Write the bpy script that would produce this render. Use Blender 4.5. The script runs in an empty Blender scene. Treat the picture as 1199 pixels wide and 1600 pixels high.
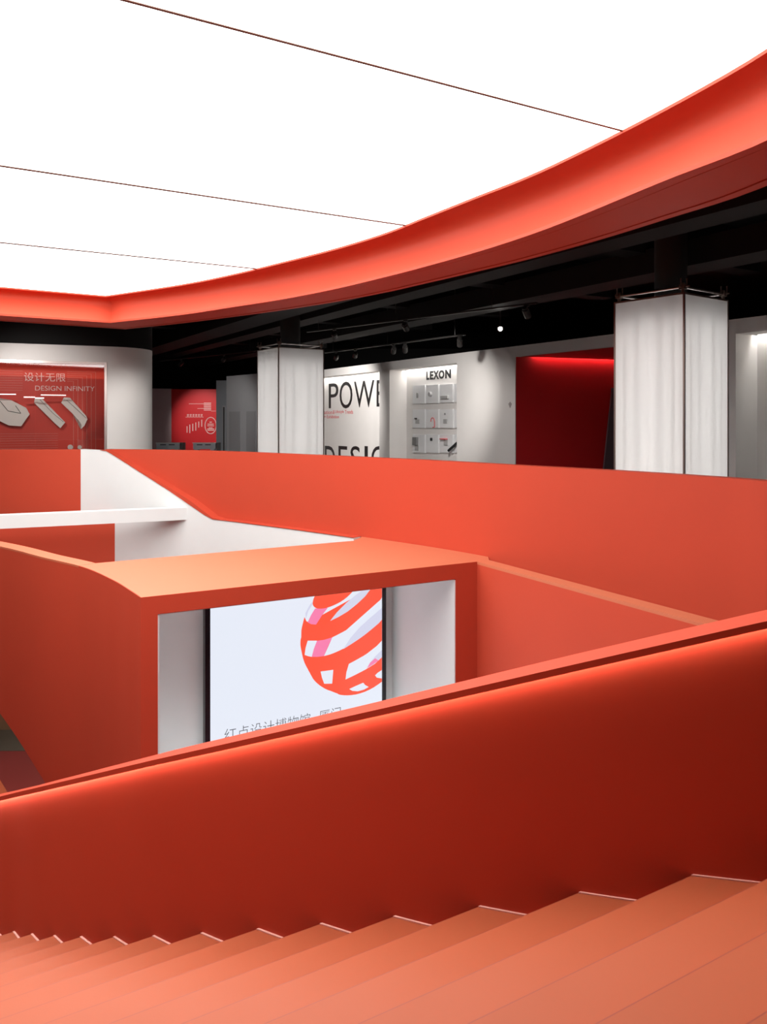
import bpy, bmesh, math, random
from mathutils import Vector, Matrix

# ------------------------------------------------------------------ camera, light, exposure
FPX, HOR, CX = 1200.0, 654.0, 599.5        # focal length in pixels, horizon row, centre column (1199 x 1600 frame)
EYE = 5.52                                 # eye above the lower floor (metres); every z below is relative to the eye
sc = bpy.context.scene
col = sc.collection
cam_d = bpy.data.cameras.new('camera')
cam_d.sensor_fit = 'HORIZONTAL'
cam_d.sensor_width = 24.0
cam_d.lens = 24.0 * FPX / 1199.0
cam_d.shift_y = -(800.0 - HOR) / 1199.0
cam_d.clip_end = 200
cam = bpy.data.objects.new('camera', cam_d)
cam.location = (0, 0, EYE)
cam.rotation_euler = (math.pi / 2, 0, 0)
col.objects.link(cam)
sc.camera = cam

MEMBRANE = 5.2          # radiance of the luminous ceiling
world = bpy.data.worlds.new('world')
world.use_nodes = True
world.node_tree.nodes['Background'].inputs[0].default_value = (1.0, 0.80, 0.74, 1)
world.node_tree.nodes['Background'].inputs[1].default_value = 0.05
sc.world = world

sc.view_settings.view_transform = 'Standard'
sc.view_settings.look = 'None'
sc.view_settings.gamma = 1.0
sc.view_settings.exposure = 0.0
sc.view_settings.use_curve_mapping = False

# ------------------------------------------------------------------ materials
MATS = {}
def mat(name, base, rough=0.5, spec=0.5, metal=0.0, emit=None, estr=0.0, var=0.03, vscale=3.0, bump=0.0, bscale=60.0):
    if name in MATS:
        return MATS[name]
    m = bpy.data.materials.new(name)
    m.use_nodes = True
    nt = m.node_tree
    b = nt.nodes['Principled BSDF']
    b.inputs['Roughness'].default_value = rough
    b.inputs['Specular IOR Level'].default_value = spec
    b.inputs['Metallic'].default_value = metal
    tc = nt.nodes.new('ShaderNodeTexCoord')
    nz = nt.nodes.new('ShaderNodeTexNoise')
    nz.inputs['Scale'].default_value = vscale
    nz.inputs['Detail'].default_value = 4
    nt.links.new(tc.outputs['Object'], nz.inputs['Vector'])
    mx = nt.nodes.new('ShaderNodeMix')
    mx.data_type = 'RGBA'
    mx.inputs['A'].default_value = (*[c * (1 - var) for c in base], 1)
    mx.inputs['B'].default_value = (*[min(1, c * (1 + var)) for c in base], 1)
    nt.links.new(nz.outputs['Fac'], mx.inputs['Factor'])
    nt.links.new(mx.outputs['Result'], b.inputs['Base Color'])
    if bump:
        n2 = nt.nodes.new('ShaderNodeTexNoise')
        n2.inputs['Scale'].default_value = bscale
        nt.links.new(tc.outputs['Object'], n2.inputs['Vector'])
        bp = nt.nodes.new('ShaderNodeBump')
        bp.inputs['Strength'].default_value = bump
        bp.inputs['Distance'].default_value = 0.002
        nt.links.new(n2.outputs['Fac'], bp.inputs['Height'])
        nt.links.new(bp.outputs['Normal'], b.inputs['Normal'])
    if emit:
        b.inputs['Emission Color'].default_value = (*emit, 1)
        b.inputs['Emission Strength'].default_value = estr
    MATS[name] = m
    return m

def srgb(r, g, b):
    f = lambda c: (c / 255 / 12.92) if c / 255 <= 0.04045 else ((c / 255 + 0.055) / 1.055) ** 2.4
    return (f(r), f(g), f(b))

RED = (0.52, 0.065, 0.031)
M_red = mat('red_orange_paint', RED, rough=0.60, spec=0.25, bump=0.05)
M_tread = mat('orange_floor_resin', (0.41, 0.094, 0.036), rough=0.55, spec=0.35, var=0.05, vscale=1.2, bump=0.06)
M_toplit = mat('top_lit_orange', (0.55, 0.155, 0.075), rough=0.6, spec=0.5, bump=0.04)  # lighter orange for tops and caps: ceiling sheen put into the colour
M_nosing = mat('dark_nosing_joint', (0.30, 0.055, 0.025), rough=0.5)
M_white = mat('white_paint', (0.735, 0.79, 0.785), rough=0.6, spec=0.3, bump=0.04)
M_wallwhite = mat('exhibition_white_paint', (0.74, 0.72, 0.70), rough=0.6, spec=0.3)
M_grey = mat('grey_partition_paint', (0.52, 0.53, 0.55), rough=0.6, spec=0.3)
M_black = mat('black_ceiling_paint', (0.010, 0.0095, 0.0095), rough=0.8, spec=0.15)
M_duct = mat('dark_duct_sheet', (0.013, 0.011, 0.0105), rough=0.7, spec=0.2)
M_darkmetal = mat('dark_metal', (0.05, 0.047, 0.045), rough=0.4, metal=0.6)
M_chrome = mat('brushed_aluminium', (0.62, 0.58, 0.55), rough=0.28, metal=1.0)
M_bronze = mat('brown_aluminium_edge', (0.30, 0.24, 0.21), rough=0.35, metal=0.7)
M_ink = mat('black_lettering', (0.012, 0.012, 0.013), rough=0.5)
M_redink = mat('red_lettering', (0.62, 0.10, 0.11), rough=0.5)
M_crimson = mat('crimson_paint', (0.58, 0.016, 0.020), rough=0.5, spec=0.3)
M_showred = mat('showcase_red', (0.60, 0.055, 0.035), rough=0.5, spec=0.3)
M_caulk = mat('pale_sealant', (0.80, 0.45, 0.38), rough=0.5)
M_seam = mat('brown_seam', (0.16, 0.09, 0.06), rough=0.6)
M_membrane = mat('luminous_membrane', (0.8, 0.8, 0.8), rough=0.7, emit=(1.0, 0.995, 0.975), estr=MEMBRANE, var=0.0)
M_led = mat('led_strip_glow', (0.9, 0.9, 0.9), emit=(1.0, 0.93, 0.86), estr=30.0, var=0.0)
M_ledwhite = mat('white_led_strip', (0.9, 0.9, 0.9), emit=(1.0, 0.97, 0.93), estr=30.0, var=0.0)
M_ledred = mat('red_led_strip', (0.9, 0.9, 0.9), emit=(1.0, 0.55, 0.5), estr=24.0, var=0.0)
M_floor = mat('grey_resin_floor', (0.32, 0.31, 0.30), rough=0.35)
M_lowfloor = mat('dark_red_floor', (0.22, 0.035, 0.030), rough=0.45)
M_olive = mat('olive_stone', (0.10, 0.088, 0.065), rough=0.5, var=0.12)
M_brown = mat('brown_board', (0.26, 0.15, 0.08), rough=0.5, var=0.1)
M_scr = mat('screen_white', (0.02, 0.02, 0.02), rough=0.3, emit=srgb(230, 236, 248), estr=1.0, var=0)
M_scr_red = mat('screen_red', (0.02, 0.02, 0.02), rough=0.3, emit=srgb(255, 88, 62), estr=1.0, var=0)
M_scr_pink = mat('screen_pink', (0.02, 0.02, 0.02), rough=0.3, emit=srgb(248, 130, 176), estr=1.0, var=0)
M_scr_lilac = mat('screen_lilac', (0.02, 0.02, 0.02), rough=0.3, emit=srgb(212, 214, 236), estr=1.0, var=0)
M_scr_ink = mat('screen_text_grey', (0.02, 0.02, 0.02), rough=0.3, emit=srgb(70, 72, 80), estr=1.0, var=0)
M_bezel = mat('black_bezel', (0.012, 0.010, 0.014), rough=0.2, spec=0.5)
M_pale = mat('pale_relief', (0.72, 0.70, 0.64), rough=0.5)
M_line = mat('thin_print_lines', (0.62, 0.17, 0.12), rough=0.5)
M_paleink = mat('pale_lettering', (0.80, 0.66, 0.60), rough=0.5)
M_steel = mat('gate_steel', (0.30, 0.33, 0.36), rough=0.3, metal=0.8)
M_prod = mat('product_grey', (0.20, 0.20, 0.20), rough=0.4)
M_prodlight = mat('product_light_grey', (0.42, 0.42, 0.42), rough=0.4)
M_prodwhite = mat('product_board_white', (0.80, 0.81, 0.82), rough=0.5)
M_purple = mat('purple_grey_glass', (0.12, 0.085, 0.10), rough=0.15, spec=0.6)
M_mauve = mat('mauve_paint', (0.30, 0.21, 0.22), rough=0.6)

def glass_mat():
    m = bpy.data.materials.new('clear_glass')
    m.use_nodes = True
    nt = m.node_tree
    nt.nodes.clear()
    o = nt.nodes.new('ShaderNodeOutputMaterial')
    t = nt.nodes.new('ShaderNodeBsdfTransparent')
    g = nt.nodes.new('ShaderNodeBsdfGlossy')
    g.inputs['Roughness'].default_value = 0.02
    fr = nt.nodes.new('ShaderNodeFresnel')
    fr.inputs['IOR'].default_value = 1.5
    mul = nt.nodes.new('ShaderNodeMath')
    mul.operation = 'MULTIPLY_ADD'
    mul.inputs[1].default_value = 1.3
    mul.inputs[2].default_value = 0.03
    mx = nt.nodes.new('ShaderNodeMixShader')
    nt.links.new(fr.outputs[0], mul.inputs[0])
    nt.links.new(mul.outputs[0], mx.inputs[0])
    nt.links.new(t.outputs[0], mx.inputs[1])
    nt.links.new(g.outputs[0], mx.inputs[2])
    nt.links.new(mx.outputs[0], o.inputs[0])
    return m
M_glass = glass_mat()

def poly_mat():
    """milky polycarbonate: diffuse plus translucent, with fine vertical flutes"""
    m = bpy.data.materials.new('milky_polycarbonate')
    m.use_nodes = True
    nt = m.node_tree
    nt.nodes.clear()
    o = nt.nodes.new('ShaderNodeOutputMaterial')
    d = nt.nodes.new('ShaderNodeBsdfDiffuse')
    t = nt.nodes.new('ShaderNodeBsdfTranslucent')
    g = nt.nodes.new('ShaderNodeBsdfGlossy')
    g.inputs['Roughness'].default_value = 0.3
    d.inputs['Color'].default_value = (0.62, 0.60, 0.585, 1)
    t.inputs['Color'].default_value = (0.80, 0.79, 0.78, 1)
    m1 = nt.nodes.new('ShaderNodeMixShader')
    m1.inputs[0].default_value = 0.6
    m2 = nt.nodes.new('ShaderNodeMixShader')
    m2.inputs[0].default_value = 0.04
    nt.links.new(d.outputs[0], m1.inputs[1])
    nt.links.new(t.outputs[0], m1.inputs[2])
    nt.links.new(m1.outputs[0], m2.inputs[1])
    nt.links.new(g.outputs[0], m2.inputs[2])
    nt.links.new(m2.outputs[0], o.inputs[0])
    return m
M_poly = poly_mat()
M_tube = mat('fluorescent_tube', (0.9, 0.9, 0.9), emit=(1.0, 0.97, 0.95), estr=5.6, var=0)

# ------------------------------------------------------------------ builders
ORG = {}
def tag(o, label=None, cat=None, group=None, kind=None):
    if label: o['label'] = label
    if cat: o['category'] = cat
    if group: o['group'] = group
    if kind: o['kind'] = kind
    return o

def empty(name, x, y, z, label=None, cat=None, group=None, kind=None):
    o = bpy.data.objects.new(name, None)
    o.empty_display_size = 0.2
    o.location = (x, y, z + EYE)
    col.objects.link(o)
    ORG[o.name] = Vector((x, y, z + EYE))
    return tag(o, label, cat, group, kind)

def link(name, bm, material, parent=None, smooth=False):
    """one mesh object from a bmesh whose coordinates are relative to the eye"""
    bmesh.ops.recalc_face_normals(bm, faces=bm.faces)
    for v in bm.verts:
        v.co.z += EYE
    if parent is None:
        xs = [v.co for v in bm.verts]
        org = Vector(((min(v.x for v in xs) + max(v.x for v in xs)) / 2, (min(v.y for v in xs) + max(v.y for v in xs)) / 2, min(v.z for v in xs)))
    else:
        org = ORG[parent.name]
    for v in bm.verts:
        v.co -= org
    me = bpy.data.meshes.new(name)
    bm.to_mesh(me)
    bm.free()
    if smooth:
        for p in me.polygons:
            p.use_smooth = True
        try:
            me.set_sharp_from_angle(angle=math.radians(40))
        except Exception:
            pass
    me.materials.append(material)
    o = bpy.data.objects.new(name, me)
    col.objects.link(o)
    if parent is None:
        o.location = org
    else:
        o.parent = parent
    ORG[o.name] = org
    return o

def bm_from(verts, faces):
    bm = bmesh.new()
    vs = [bm.verts.new(v) for v in verts]
    for f in faces:
        try:
            bm.faces.new([vs[i] for i in f])
        except ValueError:
            pass
    return bm

def add_prism(bm, pts, z0, z1):
    """closed prism over plan polygon pts; z0, z1 numbers or per-point lists"""
    n = len(pts)
    za = z0 if isinstance(z0, (list, tuple)) else [z0] * n
    zb = z1 if isinstance(z1, (list, tuple)) else [z1] * n
    a = [bm.verts.new((p[0], p[1], za[i])) for i, p in enumerate(pts)]
    b = [bm.verts.new((p[0], p[1], zb[i])) for i, p in enumerate(pts)]
    bm.faces.new(a[::-1])
    bm.faces.new(b)
    for i in range(n):
        j = (i + 1) % n
        bm.faces.new((a[i], a[j], b[j], b[i]))
    return bm

def prism(name, pts, z0, z1, material, parent=None):
    return link(name, add_prism(bmesh.new(), pts, z0, z1), material, parent)

def frame_box(bm, o, ex, ey, x0, x1, y0, y1, z0, z1):
    """box in a local plan frame: origin o, unit plan vectors ex, ey"""
    pt = lambda x, y: (o[0] + ex[0] * x + ey[0] * y, o[1] + ex[1] * x + ey[1] * y)
    return add_prism(bm, [pt(x0, y0), pt(x1, y0), pt(x1, y1), pt(x0, y1)], z0, z1)

def fbox(name, fr, x0, x1, y0, y1, z0, z1, material, parent=None):
    return link(name, frame_box(bmesh.new(), *fr, x0, x1, y0, y1, z0, z1), material, parent)

def add_cyl(bm, p0, p1, r, seg=10, r1=None):
    p0, p1 = Vector(p0), Vector(p1)
    d = (p1 - p0).normalized()
    a = d.orthogonal().normalized()
    b = d.cross(a)
    r1 = r if r1 is None else r1
    ra = [bm.verts.new(p0 + (a * math.cos(t) + b * math.sin(t)) * r) for t in [2 * math.pi * i / seg for i in range(seg)]]
    rb = [bm.verts.new(p1 + (a * math.cos(t) + b * math.sin(t)) * r1) for t in [2 * math.pi * i / seg for i in range(seg)]]
    bm.faces.new(ra[::-1])
    bm.faces.new(rb)
    for i in range(seg):
        j = (i + 1) % seg
        bm.faces.new((ra[i], ra[j], rb[j], rb[i]))
    return bm

def spline(pts, per=10):
    """Catmull-Rom through points of any dimension"""
    out = []
    n = len(pts)
    for i in range(n - 1):
        p0 = pts[i - 1] if i else tuple(2 * a - b for a, b in zip(pts[0], pts[1]))
        p1, p2 = pts[i], pts[i + 1]
        p3 = pts[i + 2] if i + 2 < n else tuple(2 * a - b for a, b in zip(pts[-1], pts[-2]))
        for k in range(per):
            t = k / per
            out.append(tuple(0.5 * (2 * b + (c - a) * t + (2 * a - 5 * b + 4 * c - d) * t * t + (3 * b - a - 3 * c + d) * t ** 3) for a, b, c, d in zip(p0, p1, p2, p3)))
    out.append(tuple(pts[-1]))
    return out

def normals(path):
    """unit plan normals to the left of the direction of travel"""
    ns = []
    for i in range(len(path)):
        a = path[max(0, i - 1)]
        b = path[min(len(path) - 1, i + 1)]
        dx, dy = b[0] - a[0], b[1] - a[1]
        l = math.hypot(dx, dy)
        ns.append((-dy / l, dx / l))
    return ns

def sweep(path, profile, closed=True):
    """profile(i) -> list of (offset to the left, z); gives a closed tube with end caps"""
    ns = normals(path)
    bm = bmesh.new()
    rings = []
    for i, p in enumerate(path):
        rings.append([bm.verts.new((p[0] + ns[i][0] * o, p[1] + ns[i][1] * o, z)) for o, z in profile(i)])
    k = len(rings[0])
    for a, b in zip(rings[:-1], rings[1:]):
        for j in range(k if closed else k - 1):
            q = (j + 1) % k
            bm.faces.new((a[j], a[q], b[q], b[j]))
    if closed:
        bm.faces.new(rings[0][::-1])
        bm.faces.new(rings[-1])
    return bm

def offset_path(path, o):
    return [(p[0] + n[0] * o, p[1] + n[1] * o) for p, n in zip(path, normals(path))]

def proj(x, y, z):
    return CX + FPX * x / y, HOR - FPX * z / y

def onz(px, py, z):
    """plan point at height z seen at pixel (px, py)"""
    d = FPX * z / (HOR - py)
    return ((px - CX) / FPX * d, d)

def interp(xs, ys, x):
    if x <= xs[0]: return ys[0]
    for a, b, c, d in zip(xs[:-1], xs[1:], ys[:-1], ys[1:]):
        if x <= b:
            return c + (d - c) * (x - a) / (b - a)
    return ys[-1]

class Plane:
    """vertical plane: plan origin o, unit right vector r, unit outward (away from camera) vector n"""
    def __init__(s, o, r):
        s.o = o
        l = math.hypot(*r)
        s.r = (r[0] / l, r[1] / l)
        s.n = (-s.r[1], s.r[0])
    def t(s, px, m=0.0):
        """distance along the plane (set back by m) seen at pixel column px"""
        k = (px - CX) / FPX
        ox, oy = s.o[0] + s.n[0] * m, s.o[1] + s.n[1] * m
        return (k * oy - ox) / (s.r[0] - k * s.r[1])
    def at(s, t, m=0.0):
        return (s.o[0] + s.r[0] * t + s.n[0] * m, s.o[1] + s.r[1] * t + s.n[1] * m)
    def z(s, px, py, m=0.0):
        return (HOR - py) / FPX * s.at(s.t(px, m), m)[1]
    @property
    def fr(s):
        return (s.o, s.r, s.n)
    def p3(s, t, z, m=0.0):
        a = s.at(t, m)
        return (a[0], a[1], z)

def text_bm(string, bold=0.0):
    """lettering outline as a flat bmesh in x/y, bounding box normalised to 0..1 by 0..1, plus its aspect"""
    cu = bpy.data.curves.new('lettering', 'FONT')
    cu.body = string
    cu.offset = bold
    cu.resolution_u = 4
    ob = bpy.data.objects.new('lettering', cu)
    col.objects.link(ob)
    bpy.context.view_layer.update()
    me = bpy.data.meshes.new_from_object(ob.evaluated_get(bpy.context.evaluated_depsgraph_get()))
    bpy.data.objects.remove(ob)
    bpy.data.curves.remove(cu)
    bm = bmesh.new()
    bm.from_mesh(me)
    bpy.data.meshes.remove(me)
    xs = [v.co.x for v in bm.verts]
    ys = [v.co.y for v in bm.verts]
    x0, x1, y0, y1 = min(xs), max(xs), min(ys), max(ys)
    for v in bm.verts:
        v.co = ((v.co.x - x0) / (x1 - x0), (v.co.y - y0) / (y1 - y0), 0)
    return bm, (x1 - x0) / (y1 - y0)

def text_on(name, string, pl, t0, t1, z0, z1, m, material, parent=None, bold=0.0, thick=0.004, cells=0):
    """lettering set on a plane, one object for each character under parent; cells = number of equal cells (Chinese) or 0 to split at gaps"""
    bm, _ = text_bm(string, bold)
    seen, isl = set(), []
    for v in bm.verts:
        if v in seen: continue
        st, comp = [v], []
        seen.add(v)
        while st:
            w = st.pop(); comp.append(w)
            for e in w.link_edges:
                u = e.other_vert(w)
                if u not in seen:
                    seen.add(u); st.append(u)
        isl.append(comp)
    groups = {}
    if cells:
        for c in isl:
            xm = (min(v.co.x for v in c) + max(v.co.x for v in c)) / 2
            groups.setdefault(min(cells - 1, int(xm * cells)), []).extend(c)
    else:
        rng = sorted(((min(v.co.x for v in c), max(v.co.x for v in c), c) for c in isl), key=lambda r: r[0])
        cur = -1; end = -9
        for a, b, c in rng:
            if a > end - 0.002:
                cur += 1
            end = max(end, b)
            groups.setdefault(cur, []).extend(c)
    for k in sorted(groups):
        vs = groups[k]
        idx = {v: i for i, v in enumerate(vs)}
        fs = [f for f in bm.faces if f.verts[0] in idx]
        nb = bm_from([v.co.copy() for v in vs], [[idx[v] for v in f.verts] for f in fs])
        ret = bmesh.ops.extrude_face_region(nb, geom=nb.faces[:])
        for g in ret['geom']:
            if isinstance(g, bmesh.types.BMVert):
                g.co.z = 1.0
        for v in nb.verts:
            p = pl.at(t0 + (t1 - t0) * v.co.x, m - thick * v.co.z)
            v.co = (p[0], p[1], z0 + (z1 - z0) * v.co.y)
        link(name, nb, material, parent)
    bm.free()

def poly_on(name, pl, pts, m, material, parent=None, thick=0.003):
    """flat polygon (t, z) on a plane, a few millimetres thick"""
    bm = bmesh.new()
    a = [bm.verts.new(pl.p3(t, z, m)) for t, z in pts]
    b = [bm.verts.new(pl.p3(t, z, m - thick)) for t, z in pts]
    f1 = bm.faces.new(a)
    f2 = bm.faces.new(b[::-1])
    n = len(pts)
    for i in range(n):
        bm.faces.new((a[i], b[i], b[(i + 1) % n], a[(i + 1) % n]))
    bmesh.ops.triangulate(bm, faces=[f1, f2])
    return link(name, bm, material, parent)

# ------------------------------------------------------------------ levels and axes
FL = -1.62              # upper floor
LO = -EYE               # lower floor
PT = -0.53              # parapet top
A = math.radians(29.9)
U = (-math.sin(A), math.cos(A))     # stair runs down along U
V = (math.cos(A), math.sin(A))      # treads run along V
sv = lambda s, v: (U[0] * s + V[0] * v, U[1] * s + V[1] * v)
tosv = lambda p: (U[0] * p[0] + U[1] * p[1], V[0] * p[0] + V[1] * p[1])

# ------------------------------------------------------------------ luminous ceiling with its cove
ZL = 2.05
lip_px = [(0, 448), (165, 462), (280, 444.8), (360, 429), (440, 409.5), (520, 389), (600, 364.5), (660, 340.5), (740, 308.5), (820, 277), (900, 240), (1040, 168), (1199, 76)]
corner = onz(165, 462, ZL)
right_pts = [onz(x, y, ZL) for x, y in lip_px[1:]] + [(2.16, 3.75), (1.9, 3.1), (1.2, 2.8), (0.0, 2.7), (-1.6, 2.55), (-4.6, 2.6)]
right_lip = spline(right_pts, 8)
left_dir = onz(0, 448, ZL)
ld = (left_dir[0] - corner[0], left_dir[1] - corner[1])
far_left = (corner[0] + ld[0] * 1.35, corner[1] + ld[1] * 1.35)
left_lip = [corner, left_dir, far_left, (-7.4, 6.6)]
ZS = 1.59
opening = list(reversed(left_lip[1:])) + right_lip
# membrane panels between seams that run along V
ceil_root = empty('ceiling_1', corner[0], 6, ZL, 'bright white luminous stretch ceiling over the stair hall', None, None, 'structure')
def clip(poly, fn):
    out = []
    for i in range(len(poly)):
        a, b = poly[i], poly[(i + 1) % len(poly)]
        fa, fb = fn(a), fn(b)
        if fa >= 0: out.append(a)
        if (fa >= 0) != (fb >= 0):
            t = fa / (fa - fb)
            out.append((a[0] + (b[0] - a[0]) * t, a[1] + (b[1] - a[1]) * t))
    return out
seams = [-5.0, -2.2, 0.85] + [tosv(onz(x, y, ZL))[0] for x, y in ((970, 203), (635, 352), (385, 418))] + [20.0]
for s0, s1 in zip(seams[:-1], seams[1:]):
    pl_ = clip(clip(opening, lambda p: tosv(p)[0] - s0 - 0.004), lambda p: s1 - 0.004 - tosv(p)[0])
    if len(pl_) > 2:
        prism('ceiling_panel', pl_, ZL, ZL + 0.01, M_membrane, ceil_root)
for s in seams[1:-1]:
    a_ = [p for p in (sv(s, v / 10.0) for v in range(-140, 140))]
    hw = max(0.010, 0.010 + (s - 4.0) * 0.0032)
    seg_ = clip(opening, lambda p: tosv(p)[0] - s + hw)
    seg_ = clip(seg_, lambda p: s + hw - tosv(p)[0])
    if len(seg_) > 2:
        prism('seam_batten', seg_, ZL - 0.006, ZL - 0.001, M_seam, ceil_root)

# cove ring: lip, inclined face, soffit in three bands. Travel from the far corner to the right: outside is to the left (+offset)
soff_in = [onz(x, y, ZS) for x, y in ((172, 504.5), (280, 492.5), (360, 480.5), (440, 468), (520, 452.5), (600, 433.5), (660, 418), (740, 395.5), (820, 370), (900, 340), (1040, 282), (1199, 219.5))]
soff_out = [onz(x, y, ZS) for x, y in ((196, 514), (280, 505.3), (360, 495.3), (440, 484.5), (520, 472), (600, 457), (660, 443.5), (740, 425), (820, 406), (925, 377.5), (1040, 342), (1199, 289))]
ext_in = [(2.24, 3.75), (1.95, 3.05), (1.22, 2.75), (0.0, 2.65), (-1.62, 2.5), (-4.64, 2.55)]
ext_out = [(2.75, 3.9), (2.35, 2.75), (1.5, 2.3), (0.0, 2.15), (-1.8, 2.0), (-5.2, 2.1)]
n_out = 100
def resample(pts, n):
    d = [0]
    for a, b in zip(pts[:-1], pts[1:]):
        d.append(d[-1] + math.hypot(b[0] - a[0], b[1] - a[1]))
    res = []
    for i in range(n + 1):
        q = d[-1] * i / n
        res.append(tuple(interp(d, [p[k] for p in pts], q) for k in range(2)))
    return res
LIPR = resample(right_lip, n_out)
INR = resample(spline(soff_in + ext_in, 8), n_out)
OUTR = resample(spline(soff_out + ext_out, 8), n_out)
li = onz(0, 493, ZS); lo_ = onz(0, 501, ZS)
ci, co = soff_in[0], soff_out[0]
LIPL = [(-4.6, 2.6), (-7.4, 6.6), left_lip[2], left_lip[1], corner]
INL = [(-4.64, 2.55), (-7.44, 6.58), (ci[0] + (li[0] - ci[0]) * 1.36, ci[1] + (li[1] - ci[1]) * 1.36), li, ci]
OUTL = [(-5.2, 2.1), (-8.1, 6.4), (co[0] + (lo_[0] - co[0]) * 1.55, co[1] + (lo_[1] - co[1]) * 1.55), lo_, co]

def loft(name, rails, material, parent, smooth=True):
    """surface between consecutive rails of 3-D points (equal counts)"""
    bm = bmesh.new()
    rows = [[bm.verts.new(p) for p in r] for r in rails]
    for a, b in zip(rows[:-1], rows[1:]):
        for i in range(len(a) - 1):
            bm.faces.new((a[i], a[i + 1], b[i + 1], b[i]))
    return link(name, bm, material, parent, smooth)

def cove(nm, LIP, IN, OUT, lab):
    root = empty(nm, IN[0][0], IN[0][1], ZS, lab, 'cove', None, None)
    on = [(OUT[i][0] - IN[i][0], OUT[i][1] - IN[i][1]) for i in range(len(IN))]
    on = [(a / math.hypot(a, b), b / math.hypot(a, b)) for a, b in on]
    z3 = lambda P, z: [(p[0], p[1], z) for p in P]
    sh = lambda P, o: [(p[0] + n[0] * o, p[1] + n[1] * o) for p, n in zip(P, on)]
    wid = [min(0.25, 0.85 * math.hypot(OUT[i][0] - IN[i][0], OUT[i][1] - IN[i][1])) for i in range(len(IN))]
    shv = lambda P, ws: [(p[0] + n[0] * o, p[1] + n[1] * o) for p, n, o in zip(P, on, ws)]
    mixp = lambda P, Q, t: [(a[0] + (b[0] - a[0]) * t, a[1] + (b[1] - a[1]) * t) for a, b in zip(P, Q)]
    loft('cove_lip', [z3(sh(LIP, 0.03), ZL - 0.022), z3(LIP, ZL - 0.022), z3(LIP, ZL + 0.012), z3(shv(LIP, wid), ZL + 0.012)], M_red, root, False)
    rails = []
    prof = spline([(0.0, 0.0), (0.45, 0.02), (0.82, 0.09), (0.98, 0.22), (0.92, 0.40), (0.72, 0.60), (0.42, 0.80), (0.0, 1.0)], 3)
    for f, t in prof:
        base = mixp(LIP, IN, t)
        rails.append(z3(shv(base, [0.03 * (1 - t) + w * f for w in wid]), ZL - 0.022 + (ZS - ZL + 0.022) * t))
    loft('cove_face', rails, M_red, root)
    g = 0.008
    def band(name, t0, t1, dz=0.0):
        a, b = mixp(IN, OUT, t0), mixp(IN, OUT, t1)
        loft(name, [z3(a, ZS + 0.03), z3(a, ZS + dz), z3(b, ZS + dz), z3(b, ZS + 0.03)], M_red, root, False)
    band('soffit_trim', 0.0, 0.17)
    band('soffit_panel', 0.18, 0.86)
    band('soffit_trim', 0.875, 1.0, -0.006)
    loft('shadow_gap', [z3(mixp(IN, OUT, 0.16), ZS + 0.028), z3(mixp(IN, OUT, 0.9), ZS + 0.028)], M_black, root, False)
    loft('leak_block_skirt', [z3(OUT, ZS), z3(OUT, 3.0)], M_black, root, False)  # added to block membrane light leaking over the gallery
    return root
cove('curved_cove', LIPR, INR, OUTR, 'curved red-orange ceiling cove sweeping to the upper right below the luminous ceiling')
cove('straight_cove', LIPL, INL, OUTL, 'short straight red-orange ceiling cove at the upper left, left of the corner')

# ------------------------------------------------------------------ setting: floors, black ceiling, dark back wall
P_px = [(165, 702), (240, 702.9), (330, 704.6), (450, 709.3), (600, 716), (700, 721), (800, 726.8), (960, 735.6), (1122, 746), (1199, 752)]
P_pts = [onz(x, y, PT) for x, y in P_px] + [(3.75, 5.6), (4.3, 4.4), (4.7, 3.2)]
PATH_P = spline(P_pts, 8)
up_poly = [(-16, 14.2), (P_pts[0][0] - 0.7, 14.2)] + [(p[0] + 0.05, p[1] + 0.05) for p in PATH_P] + [(4.9, 2.0), (26, 2.0), (26, 36), (-16, 36)]
fo = prism('floor_1', up_poly, FL - 0.3, FL, M_floor)
tag(fo, 'grey upper gallery floor behind the curved parapet', None, None, 'structure')
fo = prism('floor_2', [(-16, -6), (16, -6), (16, 12.75), (-16, 12.75)], LO - 0.2, LO, M_lowfloor)
tag(fo, 'dark red lower hall floor seen at the left edge', None, None, 'structure')
fo = prism('floor_3', [(-16, 12.75), (16, 12.75), (16, 18), (-16, 18)], LO - 0.2, LO + 0.01, M_olive)
tag(fo, 'olive grey stone floor strip beyond the dark red floor', None, None, 'structure')
wl = prism('wall_lower', [(-16, 13.6), (-5.0, 13.6), (-5.0, 13.75), (-16, 13.75)], LO, FL - 0.31, M_brown)
tag(wl, 'brown wall of the lower hall at the left edge', None, None, 'structure')
ce = prism('ceiling_2', [(-16, -4), (26, -4), (26, 36), (-16, 36)], 3.0, 3.1, M_black)
tag(ce, 'black painted ceiling over the upper gallery', None, None, 'structure')
wb = prism('wall_back', [(-16, 33.0), (26, 33.0), (26, 33.2), (-16, 33.2)], FL, 3.0, M_black)
tag(wb, 'black far wall behind the gallery', None, None, 'structure')

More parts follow.
